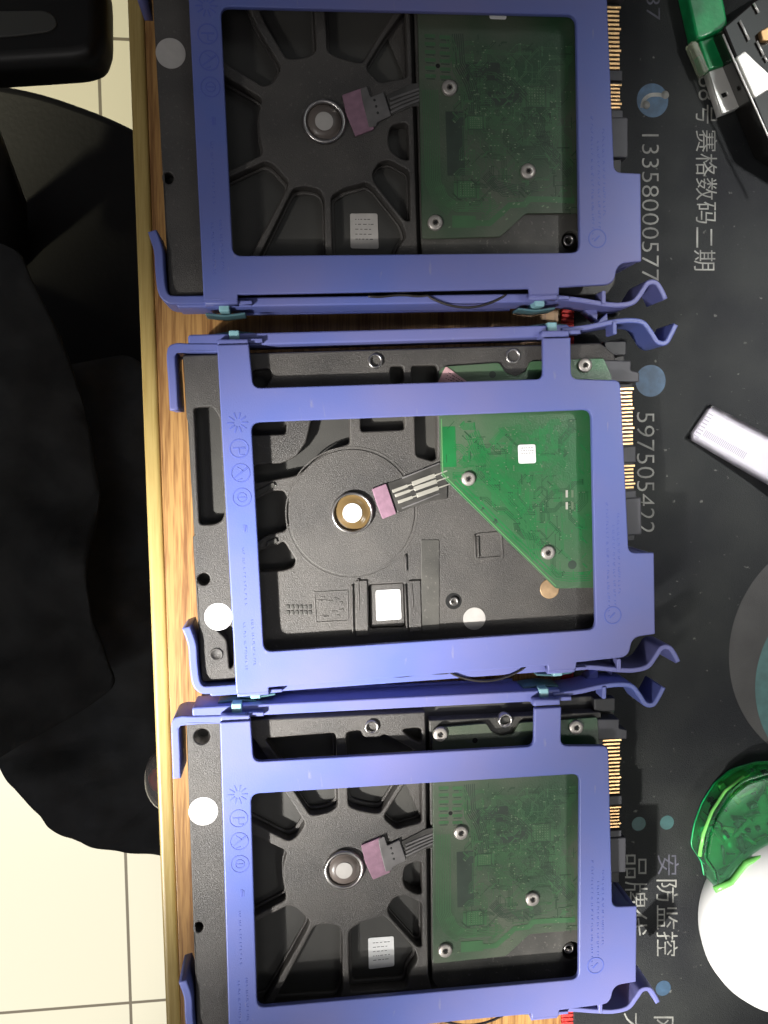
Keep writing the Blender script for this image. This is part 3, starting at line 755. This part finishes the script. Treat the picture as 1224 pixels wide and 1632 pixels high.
def make_drive_b():
    root = empty('hard_drive'); tag(root, 'hard drive with a smooth round hub plate and a bright green cut-corner board', 'hard drive', GD)
    b = B()
    b.plate(rnd([(-79.3, 62.0), (72, 62.0, 3), (75, 57, 3), (75, -46, 2), (72, -49.8), (-79.6, -49.8)], .8), 3, 19.5, M['castfloor_shaded'], .5)
    b.plate(rnd([(66, 62.0), (74, 62.0), (74, 57), (66, 57)], .5), 19, 23, M['black'], .4)
    base = b.build('base_casting', root)
    P = [
        [(402, 590), (430, 587), (434, 600), (424, 617), (400, 622)],
        [(622, 584), (643, 583), (643, 610), (622, 612)],
        [(656, 583), (697, 582), (697, 612), (656, 612)],
        [(398, 672), (456, 671), (456, 692), (398, 694)],
        [(497, 666), (557, 664), (558, 707), (526, 717), (505, 730), (486, 749), (472, 758), (440, 764), (404, 770), (404, 742), (450, 738), (472, 728), (488, 705)],
        [(575, 664), (645, 663), (645, 685), (575, 688)],
        [(661, 660), (697, 660), (697, 730), (690, 735), (663, 727)],
        [(402, 799), (438, 782), (452, 782), (461, 798), (462, 832), (455, 846), (425, 853), (402, 869)],
        [(408, 880), (440, 870), (452, 862), (472, 893), (468, 904), (452, 909), (408, 912)],
        [(587, 932), (589, 1002), (647, 1000), (645, 929)],
        [(309, 650), (338, 648), (350, 665), (358, 820), (352, 832), (338, 836), (318, 836)],
        [(342, 1000), (360, 995), (372, 1000), (372, 1062), (366, 1066), (362, 1020)],
    ]
    holes = [rnd(LL(1, p), 1.2, 4) for p in P]
    hB = L(1, 325, 923); holes.append(circ(hB[0], hB[1], 2.0, 24))
    b = B()
    b.plate([rnd([(-78.9, 61.2), (64, 61.2), (69, 57), (69, -43), (66, -48.8), (-79.3, -48.8), (-79.3, 1.0), (-78.2, 2), (-78.2, 38.5), (-78.9, 40.5)], .6)] + holes, 19.4, 25, M['cast'], .55, res=3)
    b.build('top_casting', root)
    # round hub plate, fine raised frames and steps
    cx_, cy_ = L(1, 561, 817); b = B()
    b.plate(circ(cx_, cy_, 21.6, 96), 24.9, 25.3, M['cast'], .2)
    b.plate([circ(cx_, cy_, 22.7, 96), circ(cx_, cy_, 22.2, 96)], 24.9, 25.1, M['cast'], .08)
    b.build('hub_plate', root)
    b = B()
    for p in ([(566, 925), (585, 924), (587, 1012), (567, 1014)], [(650, 925), (670, 924), (672, 1005), (652, 1007)],
              [(671, 860), (672, 1010), (700, 1008), (700, 860)]):
        b.plate(rnd(LL(1, p), .6), 24.9, 25.7 if p[0][0] < 671 else 25.25, M['dusty'] if p[0][0] > 670 else M['cast'], .3)
    for a in (((561, 932), (562, 1010)), ((571, 922), (572, 972)), ((646, 884), (647, 910)), ((645, 932), (648, 1000)), ((656, 930), (658, 968)), ((756, 852), (757, 889)), ((761, 855), (762, 888))):
        b.plate(ribbon(LL(1, a), .5, 2), 24.9, 25.9, M['cast'], .2)
    b.plate([rnd(LL(1, [(757, 850), (800, 846), (803, 890), (757, 893)]), .6), rnd(LL(1, [(761, 854), (797, 850), (799, 886), (761, 889)]), .6)], 24.9, 25.3, M['cast'], .15)
    b.plate([rnd(LL(1, [(500, 943), (555, 940), (556, 990), (503, 993)]), .4), rnd(LL(1, [(502, 945), (553, 942), (554, 988), (505, 991)]), .4)], 24.9, 25.2, M['cast'], .1)
    rr = random.Random(5)
    for i in range(6):
        for j in range(2):
            q = L(1, 459 + i * 7, 967 + j * 9); b.plate(rect(q[0] - .5, q[1] - .65, q[0] + .5, q[1] + .65), 24.9, 25.3, M['dusty'], .1)
    for _ in range(12):
        q = L(1, rr.uniform(508, 548), rr.uniform(950, 984)); b.plate(rnd(rect(q[0] - rr.uniform(.3, 1.2), q[1] - .3, q[0] + rr.uniform(.3, 1.2), q[1] + .4), .2), 24.9, 25.15, M['cast'], .1)
    b.plate(rnd(LL(1, [(402, 785), (436, 768), (440, 774), (405, 795)]), .4), 24.9, 25.7, M['dusty'], .3)
    b.plate(rnd(LL(1, [(426, 862), (441, 857), (443, 864), (424, 873)]), .4), 24.9, 25.7, M['dusty'], .3)
    b.build('casting_details', root)
    b = B(); b.plate(rnd(LL(1, [(589, 933), (591, 1001), (646, 999), (644, 930)]), .6), 19.6, 23.6, M['cast'], .3); b.build('label_seat', root)
    h = B(); h.lathe(cx_, cy_, [(7.1, 25.3), (7.05, 26.7), (6.7, 26.95), (6.25, 26.8), (6.15, 25.9)], M['steel'], 56, cap=False); ho = h.build('spindle_ring', root)
    d = B(); d.lathe(cx_, cy_, [(6.12, 25.8), (5.6, 25.7), (4.6, 26.1), (3.1, 26.4), (.01, 26.5)], M['brown'], 48, cap=False); d.build('spindle_cap', ho)
    s = B(); s.plate(circ(cx_, cy_, 3.3, 40), 26.42, 26.58, M['white'], .03); s.build('round_sticker', ho)
    # motor flex
    b = B(); b.plate(rnd(LL(1, [(592, 779), (615, 770), (623, 794), (631, 818), (609, 827), (600, 803)]), .5), 25.45, 26.5, M['pink'], .3); b.build('pink_pad', root)
    b = B()
    b.plate(rnd(LL(1, [(615, 771), (640, 762), (700, 738), (712, 745), (712, 795), (690, 797), (634, 817), (622, 795)]), .5), 25.44, 25.75, M['flexdark'], .1)
    for i, (x0, y0, x1, y1) in enumerate(((625, 783, 712, 750), (629, 790, 714, 760), (634, 800, 716, 771))):
        D = Vector((x1 - x0, y1 - y0)); 
        def pt(t): return (x0 + D.x * t, y0 + D.y * t)
        for t0, t1, wd in ((0, .28, 1.1), (.28, .36, .5), (.36, .78, 1.5), (.78, 1, .5)):
            b.plate(ribbon(LL(1, [pt(t0), pt(t1)]), wd, 2), 25.78, 26.05, M['trace'], .1)
    for t in (0, 1):
        b.plate(ribbon(LL(1, [(640, 762 + t * 48), (700, 738 + t * 48)]), .5, 2), 25.78, 26.0, M['flexgrey'], .1)
    b.build('flex_cable', root)
    OUT = [(700, 662), (700, 592), (708, 584), (795, 578), (806, 594), (822, 600), (838, 592), (845, 576), (905, 573), (962, 571), (975, 600), (975, 936), (886, 938), (703, 758)]
    def details_b(b, seg, m2):
        Z = 26.0; k = 1
        bundle(seg, k, [(752, 690), (768, 730), (795, 772), (826, 812), (848, 855), (858, 890)], 7, .75, .28, m2, Z)
        bundle(seg, k, [(874, 905), (888, 917), (910, 920), (942, 918)], 5, .75, .26, m2, Z)
        bundle(seg, k, [(703.5, 668), (705.5, 755), (792, 842), (886, 934)], 1, 1, .35, 'rim', Z, .08)
        seg(LL(k, [(715, 684), (717, 740)], Z), 4.6, m2, .02)  # lit patch of the board put in as brighter green
        bundle(seg, k, [(725, 768), (800, 842), (878, 917)], 3, 1.3, .5, m2, Z, .03)  # strips of brighter green for the lit diagonal area
        rr = random.Random(3)
        routes(seg, LL(k, [(706, 664), (944, 655), (946, 930), (888, 932), (708, 756)], Z), 75, [m2, 'pcb_b2', 'pcb_b3'], random.Random(32), Z)
        poly = [(705, 668), (705, 755), (884, 930), (942, 930), (942, 660)]
        c = 0
        while c < 300:
            x = rr.uniform(705, 942); y = rr.uniform(662, 930)
            if not inside((x, y), poly): continue
            c += 1; a = L(k, x, y, Z)
            if c < 110:
                d = rr.choice([(1, 0), (0, 1), (.7, .7), (.7, -.7)]); l = rr.uniform(.6, 3.5)
                seg([a, (a[0] + d[0] * l, a[1] + d[1] * l)], rr.choice([.18, .25, .4]), m2 if rr.random() < .85 else 'pcb_b3', .06)
            else:
                t = rr.uniform(.10, .19); seg([a, (a[0] + t, a[1])], t, 'via', .16)
        for x, y, w_ in ((903, 787, .8), (912, 787, .8), (903, 806, .8), (912, 806, .8)):
            p = LL(k, [(x, y - 5), (x, y + 5)], Z); seg(p, w_, 'trace' if x < 905 else 'via', .15)
        for x, y, r in ((789, 830, .8), (769, 811, .6), (791, 833, .5), (912, 900, 1.6), (785, 597, 1.2)):
            a = L(k, x, y, Z); b.lathe(a[0], a[1], [(r, Z + .03), (.01, Z + .04)], M['pcb_a3'], 20, cap=False)
    bd = board(root, [rnd(LL(1, OUT, 26), .8)], 26.0, 'b', 1, details_b)
    cc = L(1, 875, 938, 24.6); b = B(); b.lathe(cc[0], cc[1], [(3.5, 24.9), (3.5, 25.3), (3.2, 25.4), (.01, 25.42)], mat('copper_pad', (.42, .28, .16), .45, metal=.4, noise=.2, nscale=300), 36); b.build('ground_pad', root)
    for x, y in ((747, 763), (874, 881), (933, 582)): screw(root, *L(1, x, y, 27), 26.02, 2.45)
    boss(root, *L(1, 598, 576), 25.4, 2.5); boss(root, *L(1, 817, 568), 25.0, 2.6); boss(root, *L(1, 723, 958), 25.2, 1.6)
    q = L(1, 723, 958); b = B(); b.lathe(q[0], q[1], [(2.9, 25.02), (2.5, 25.04), (1.6, 25.03)], M['void'], 30, cap=False); b.build('counterbore', root)
    q = L(1, 345, 1043); b = B(); b.lathe(q[0], q[1], [(2.3, 24.9), (2.2, 25.3), (1.8, 25.35), (1.6, 25.02), (.01, 25.01)], M['cast'], 30, cap=False); b.build('cast_boss', root)
    dot(root, *L(1, 348, 983, 25.1), 4.7, 25.03); o = dot(root, *L(1, 756, 986, 25.1), 4.0, 25.03, 'greydot'); o['label'] = 'grey round sticker'
    label_card(root, LL(1, [(599, 941), (638, 939), (640, 987), (600, 990)], 24), 23.65)
    label_card(bd, LL(1, [(825, 709), (853, 708), (854, 738), (826, 739)], 26), 26.2, lines=3)
    pk = label_card(bd, LL(1, [(711, 583), (748, 610), (738, 626), (694, 618)], 27), 26.25, 'pinkpaper', 3); pk['label'] = 'pink paper tag with dark writing'
    connector(root, ((46.0, 25.2), 18.6, 9.6))
    return root
M['pinkpaper'] = mat('pink_paper', (.50, .30, .32), .6, noise=.25, nscale=500)

cad = make_caddy()
da = make_drive_a(); db = make_drive_b()
def put(o, k, dz=0):
    x, y, t = POSE[k]; o.location = Vector((x, y, dz)) * S; o.rotation_euler = (0, 0, t)
c1_ = copy_tree(cad); c2_ = copy_tree(cad)
put(cad, 2); put(c1_, 1); put(c2_, 0)
cad['label'] = 'blue drive caddy nearest the bottom, beside the green gadget'
c1_['label'] = 'middle blue drive caddy, holding the drive with the bright green board'
c2_['label'] = 'blue drive caddy nearest the top, in the dimmest light'
da1 = copy_tree(da)
put(da, 2); put(db, 1); put(da1, 0)
da['label'] = 'ribbed black hard drive in the lowest caddy with a bright white round sticker'
da1['label'] = 'ribbed black hard drive in the topmost caddy with a round sticker greyed for its shade'
dot(da, *L(2, 324, 1293, 25.1), 5.0, 25.03)
dot(da1, *L(0, 272, 85, 25.1), 4.7, 25.03, 'greydot')  # the sticker's shade is put into its grey
label_card(da, LL(2, [(587, 1497), (628, 1494), (629, 1542), (588, 1547)], 20.5), 19.6)
label_card(da1, LL(0, [(558, 339), (602, 339), (604, 396), (559, 395)], 20.5), 19.6, 'greydot')  # paper greyed, its shade painted into the colour
label_card(da1, LL(0, [(778, 8), (806, 8), (807, 32), (780, 31)], 26), 26.2, 'white', 2)

# ================================================================== other things on the mat
# white ribbon cable
rc = empty('ribbon_cable', un(1130, 690, 3)); tag(rc, 'flat white ribbon cable end lying on the black mat at the right', 'cable')
M['cablewhite'] = mat('white_cable_plastic', (.80, .77, .84), .35, noise=.04, nscale=60)
M['cableline'] = mat('grey_cable_print', (.42, .40, .47), .5)
A = [un(*p, 4) for p in ((1133, 644), (1097, 698))]; Bp = [un(*p, 4) for p in ((1300, 735), (1262, 800))]
bm = bmesh.new(); n = 24; top = []
for i in range(n + 1):
    t = i / n; z = 3.2 + 7 * t * t + .35 * sin(5 * t)
    a = A[0].lerp(Bp[0], t); c = A[1].lerp(Bp[1], t); top.append([bm.verts.new((a.x + (c.x - a.x) * j / 6, a.y + (c.y - a.y) * j / 6, z )) for j in range(7)])
for i in range(n):
    for j in range(6): f = bm.faces.new((top[i][j], top[i + 1][j], top[i + 1][j + 1], top[i][j + 1])); f.smooth = True
bmesh.ops.solidify(bm, geom=bm.faces[:], thickness=.25)
b = B(); b.bm = bm; b.mats = [M['cablewhite']]; world_part(b, 'cable_strip', rc)
b = B(); b.mi(M['cableline'])
def cpt(t, s):
    a = A[0].lerp(Bp[0], t); c = A[1].lerp(Bp[1], t); q = a.lerp(c, s); return Vector((q.x, q.y, 3.2 + 7 * t * t + .35 * sin(5 * t) + .08))
for i in range(26):
    t = .09 + i * .0145
    b.bm.faces.new([b.bm.verts.new(cpt(*p)) for p in ((t, .60), (t + .006, .60), (t + .006, .76), (t, .76))])
for i in range(8):
    s = .2 + i * .09
    b.bm.faces.new([b.bm.verts.new(cpt(*p)) for p in ((.03, s), (.03, s + .03), (.075, s + .03), (.075, s))])
for f in b.bm.faces: f.material_index = 0
world_part(b, 'cable_contacts', rc)

# green USB stick
M['glossblack'] = mat('gloss_black_plastic', (.012, .011, .010), .2, noise=.2, coat=.4)
M['greenplastic'] = mat('translucent_green_plastic', (.010, .30, .09), .28, noise=.4, nscale=90, coat=.3, bump=.3, bscale=500)
M['clearplastic'] = mat('clear_plastic', (.75, .82, .62), .15, trans=.75, noise=.02)
M['chrome'] = mat('bright_metal_plug', (.92, .91, .86), .34, metal=.5, noise=.03, nscale=200)
us = empty('usb_stick', un(1140, 90, 2)); tag(us, 'green plastic USB stick with bare metal plug on the black mat', 'USB stick')
b = B(); b.plate(rnd(UU([(1081, -60), (1140, -60), (1158, 38), (1151, 50), (1115, 64), (1108, 62)], 8), 1), 2.2, 9, M['greenplastic'], .9, res=3); world_part(b, 'green_body', us)
b = B(); b.plate(rnd(UU([(1113, 66), (1151, 53), (1157, 92), (1153, 106), (1128, 113), (1122, 96)], 7), .8), 2.4, 7.6, M['greenplastic'], .7, res=3); world_part(b, 'green_collar', us)
b = B(); b.plate(rnd(UU([(1100, 66), (1111, 66), (1130, 113), (1122, 118)], 7), .8), 2.4, 7.4, M['clearplastic'], .5); world_part(b, 'clear_edge', us)
b = B()
b.plate([UU([(1130, 114), (1154, 106), (1181, 169), (1151, 181)], 6.6), rnd(UU([(1149, 149), (1158, 145.5), (1161, 152), (1152, 156)], 6.6), .4)], 5.8, 6.6, M['chrome'], .15)
b.plate(UU([(1130, 114), (1168, 104), (1193, 165), (1151, 181)], 6.6), 2.3, 5.7, M['chrome'], .3)
world_part(b, 'metal_plug', us)
b = B(); b.plate(rnd(UU([(1149, 149), (1158, 145.5), (1161, 152), (1152, 156)], 6.6), .3), 5.75, 5.9, M['void'], .03); world_part(b, 'plug_hole', us)

# black and silver metal part at the top right corner
br = empty('metal_bracket', un(1200, 90, 2)); tag(br, 'black and silver metal adapter leaning over the top right corner of the mat', 'adapter')
b = B(); b.plate(rnd(UU([(1150, 45), (1200, 2), (1300, -60), (1330, 300), (1228, 236)], 14), 1.0), 3, 15, M['glossblack'], .8); world_part(b, 'black_housing', br)
b = B(); b.plate(rnd(UU([(1172, 92), (1186, 82), (1224, 118), (1260, 150), (1230, 140), (1202, 157)], 15.6), .6), 14.5, 16.2, M['chrome'], .4); world_part(b, 'silver_plate', br)
b = B()
b.tube([tuple(un(1152, 55, 16)), tuple(un(1168, 92, 16)), tuple(un(1222, 212, 16)), tuple(un(1260, 290, 16))], .35, M['chrome'])
for p, q_ in (((1179, 33), (1194, 64)), ((1201, 5), (1209, 20)), ((1206, 66), (1217, 88)), ((1218, 90), (1223, 98))):
    b.tube([tuple(un(*p, 15.6)), tuple(un(*q_, 15.6))], .4, M['chrome'])
world_part(b, 'silver_edges', br)
b = B(); b.plate(rnd(UU([(1208, 52), (1222, 45), (1240, 60), (1222, 68), (1212, 68)], 15.6), .5), 15, 17, M['gold'], .4); world_part(b, 'contact_tab', br)

# green transparent gadget with a white dome
gg = empty('desk_gadget', un(1210, 1380, 2)); tag(gg, 'clear green plastic gadget with a domed white shell at the right edge of the mat', 'gadget')
M['greenglass'] = mat('clear_green_shell', (.45, .97, .62), .03, trans=.95, ior=1.45, noise=.02)
M['greenpart'] = mat('green_inner_part', (.01, .42, .13), .3, noise=.3, nscale=120, coat=.3)
M['greenlime'] = mat('lime_rim', (.20, .62, .14), .2, noise=.2, nscale=100, coat=.3)
M['domewhite'] = mat('white_dome_shell', (.85, .85, .84), .35, noise=.01)
dc = un(1276, 1474, 14)
rim = UU([(1118, 1365), (1124, 1330), (1137, 1295), (1158, 1262), (1185, 1240), (1225, 1228), (1300, 1225), (1330, 1300), (1280, 1340), (1224, 1358), (1190, 1372), (1165, 1398), (1140, 1418), (1136, 1392)], 12)
b = B(); b.plate(rnd(rim, 2.0), 2.4, 3.2, M['greenpart'], .3); world_part(b, 'under_tray', gg)
b = B()
W_ = rnd(rim, 2.0)
cxm = sum(p[0] for p in W_) / len(W_); cym = sum(p[1] for p in W_) / len(W_)
inner = [(cxm + (p[0] - cxm) * .93, cym + (p[1] - cym) * .93) for p in W_]
b.plate([W_, inner], 3.3, 13, M['greenglass'], .5); b.plate(inner, 13.2, 14.4, M['greenglass'], .5)
world_part(b, 'clear_shell', gg)
b = B(); rr = random.Random(9)
core = [(cxm + (p[0] - cxm) * .80, cym + (p[1] - cym) * .80) for p in W_]
c = 0
while c < 46:
    x = rr.uniform(min(p[0] for p in core), max(p[0] for p in core)); y = rr.uniform(min(p[1] for p in core), max(p[1] for p in core))
    if not inside((x, y), core): continue
    c += 1; a = rr.uniform(0, pi); l = rr.uniform(.6, 4.2); w_ = rr.uniform(.25, 1.2)
    u = Vector((cos(a), sin(a))); v = Vector((-sin(a), cos(a)))
    q = [Vector((x, y)) + u * l * sx + v * w_ * sy for sx, sy in ((-1, -1), (1, -1), (1, 1), (-1, 1))]
    b.plate([tuple(p) for p in q], 3.3, rr.uniform(5, 11.5), rr.choice([M['greenpart'], M['greenpart'], M['glossblack'], M['glossblack'], M['greenlime'], M['clear']]), .3, res=1)
world_part(b, 'inner_parts', gg)
b = B()
b.tube([tuple(un(*p, 15)) for p in ((1139, 1418), (1165, 1406), (1188, 1376), (1222, 1360), (1270, 1350))], 1.3, M['greenlime'], 10)
b.tube([tuple(un(*p, 11)) for p in ((1115, 1364), (1121, 1330), (1135, 1294), (1156, 1261), (1186, 1238))], .8, M['greenlime'], 10)
world_part(b, 'lime_rim', gg)
b = B()
rr_ = (un(1138, 1440, 14) - dc).length
b.lathe(dc.x, dc.y, [(rr_ * .96, 2.4), (rr_, 7), (rr_, 11), (rr_ * .97, 15), (rr_ * .85, 19), (rr_ * .6, 22.5), (rr_ * .3, 24.5), (.01, 25)], M['domewhite'], 96, cap=False)
world_part(b, 'white_dome', gg)
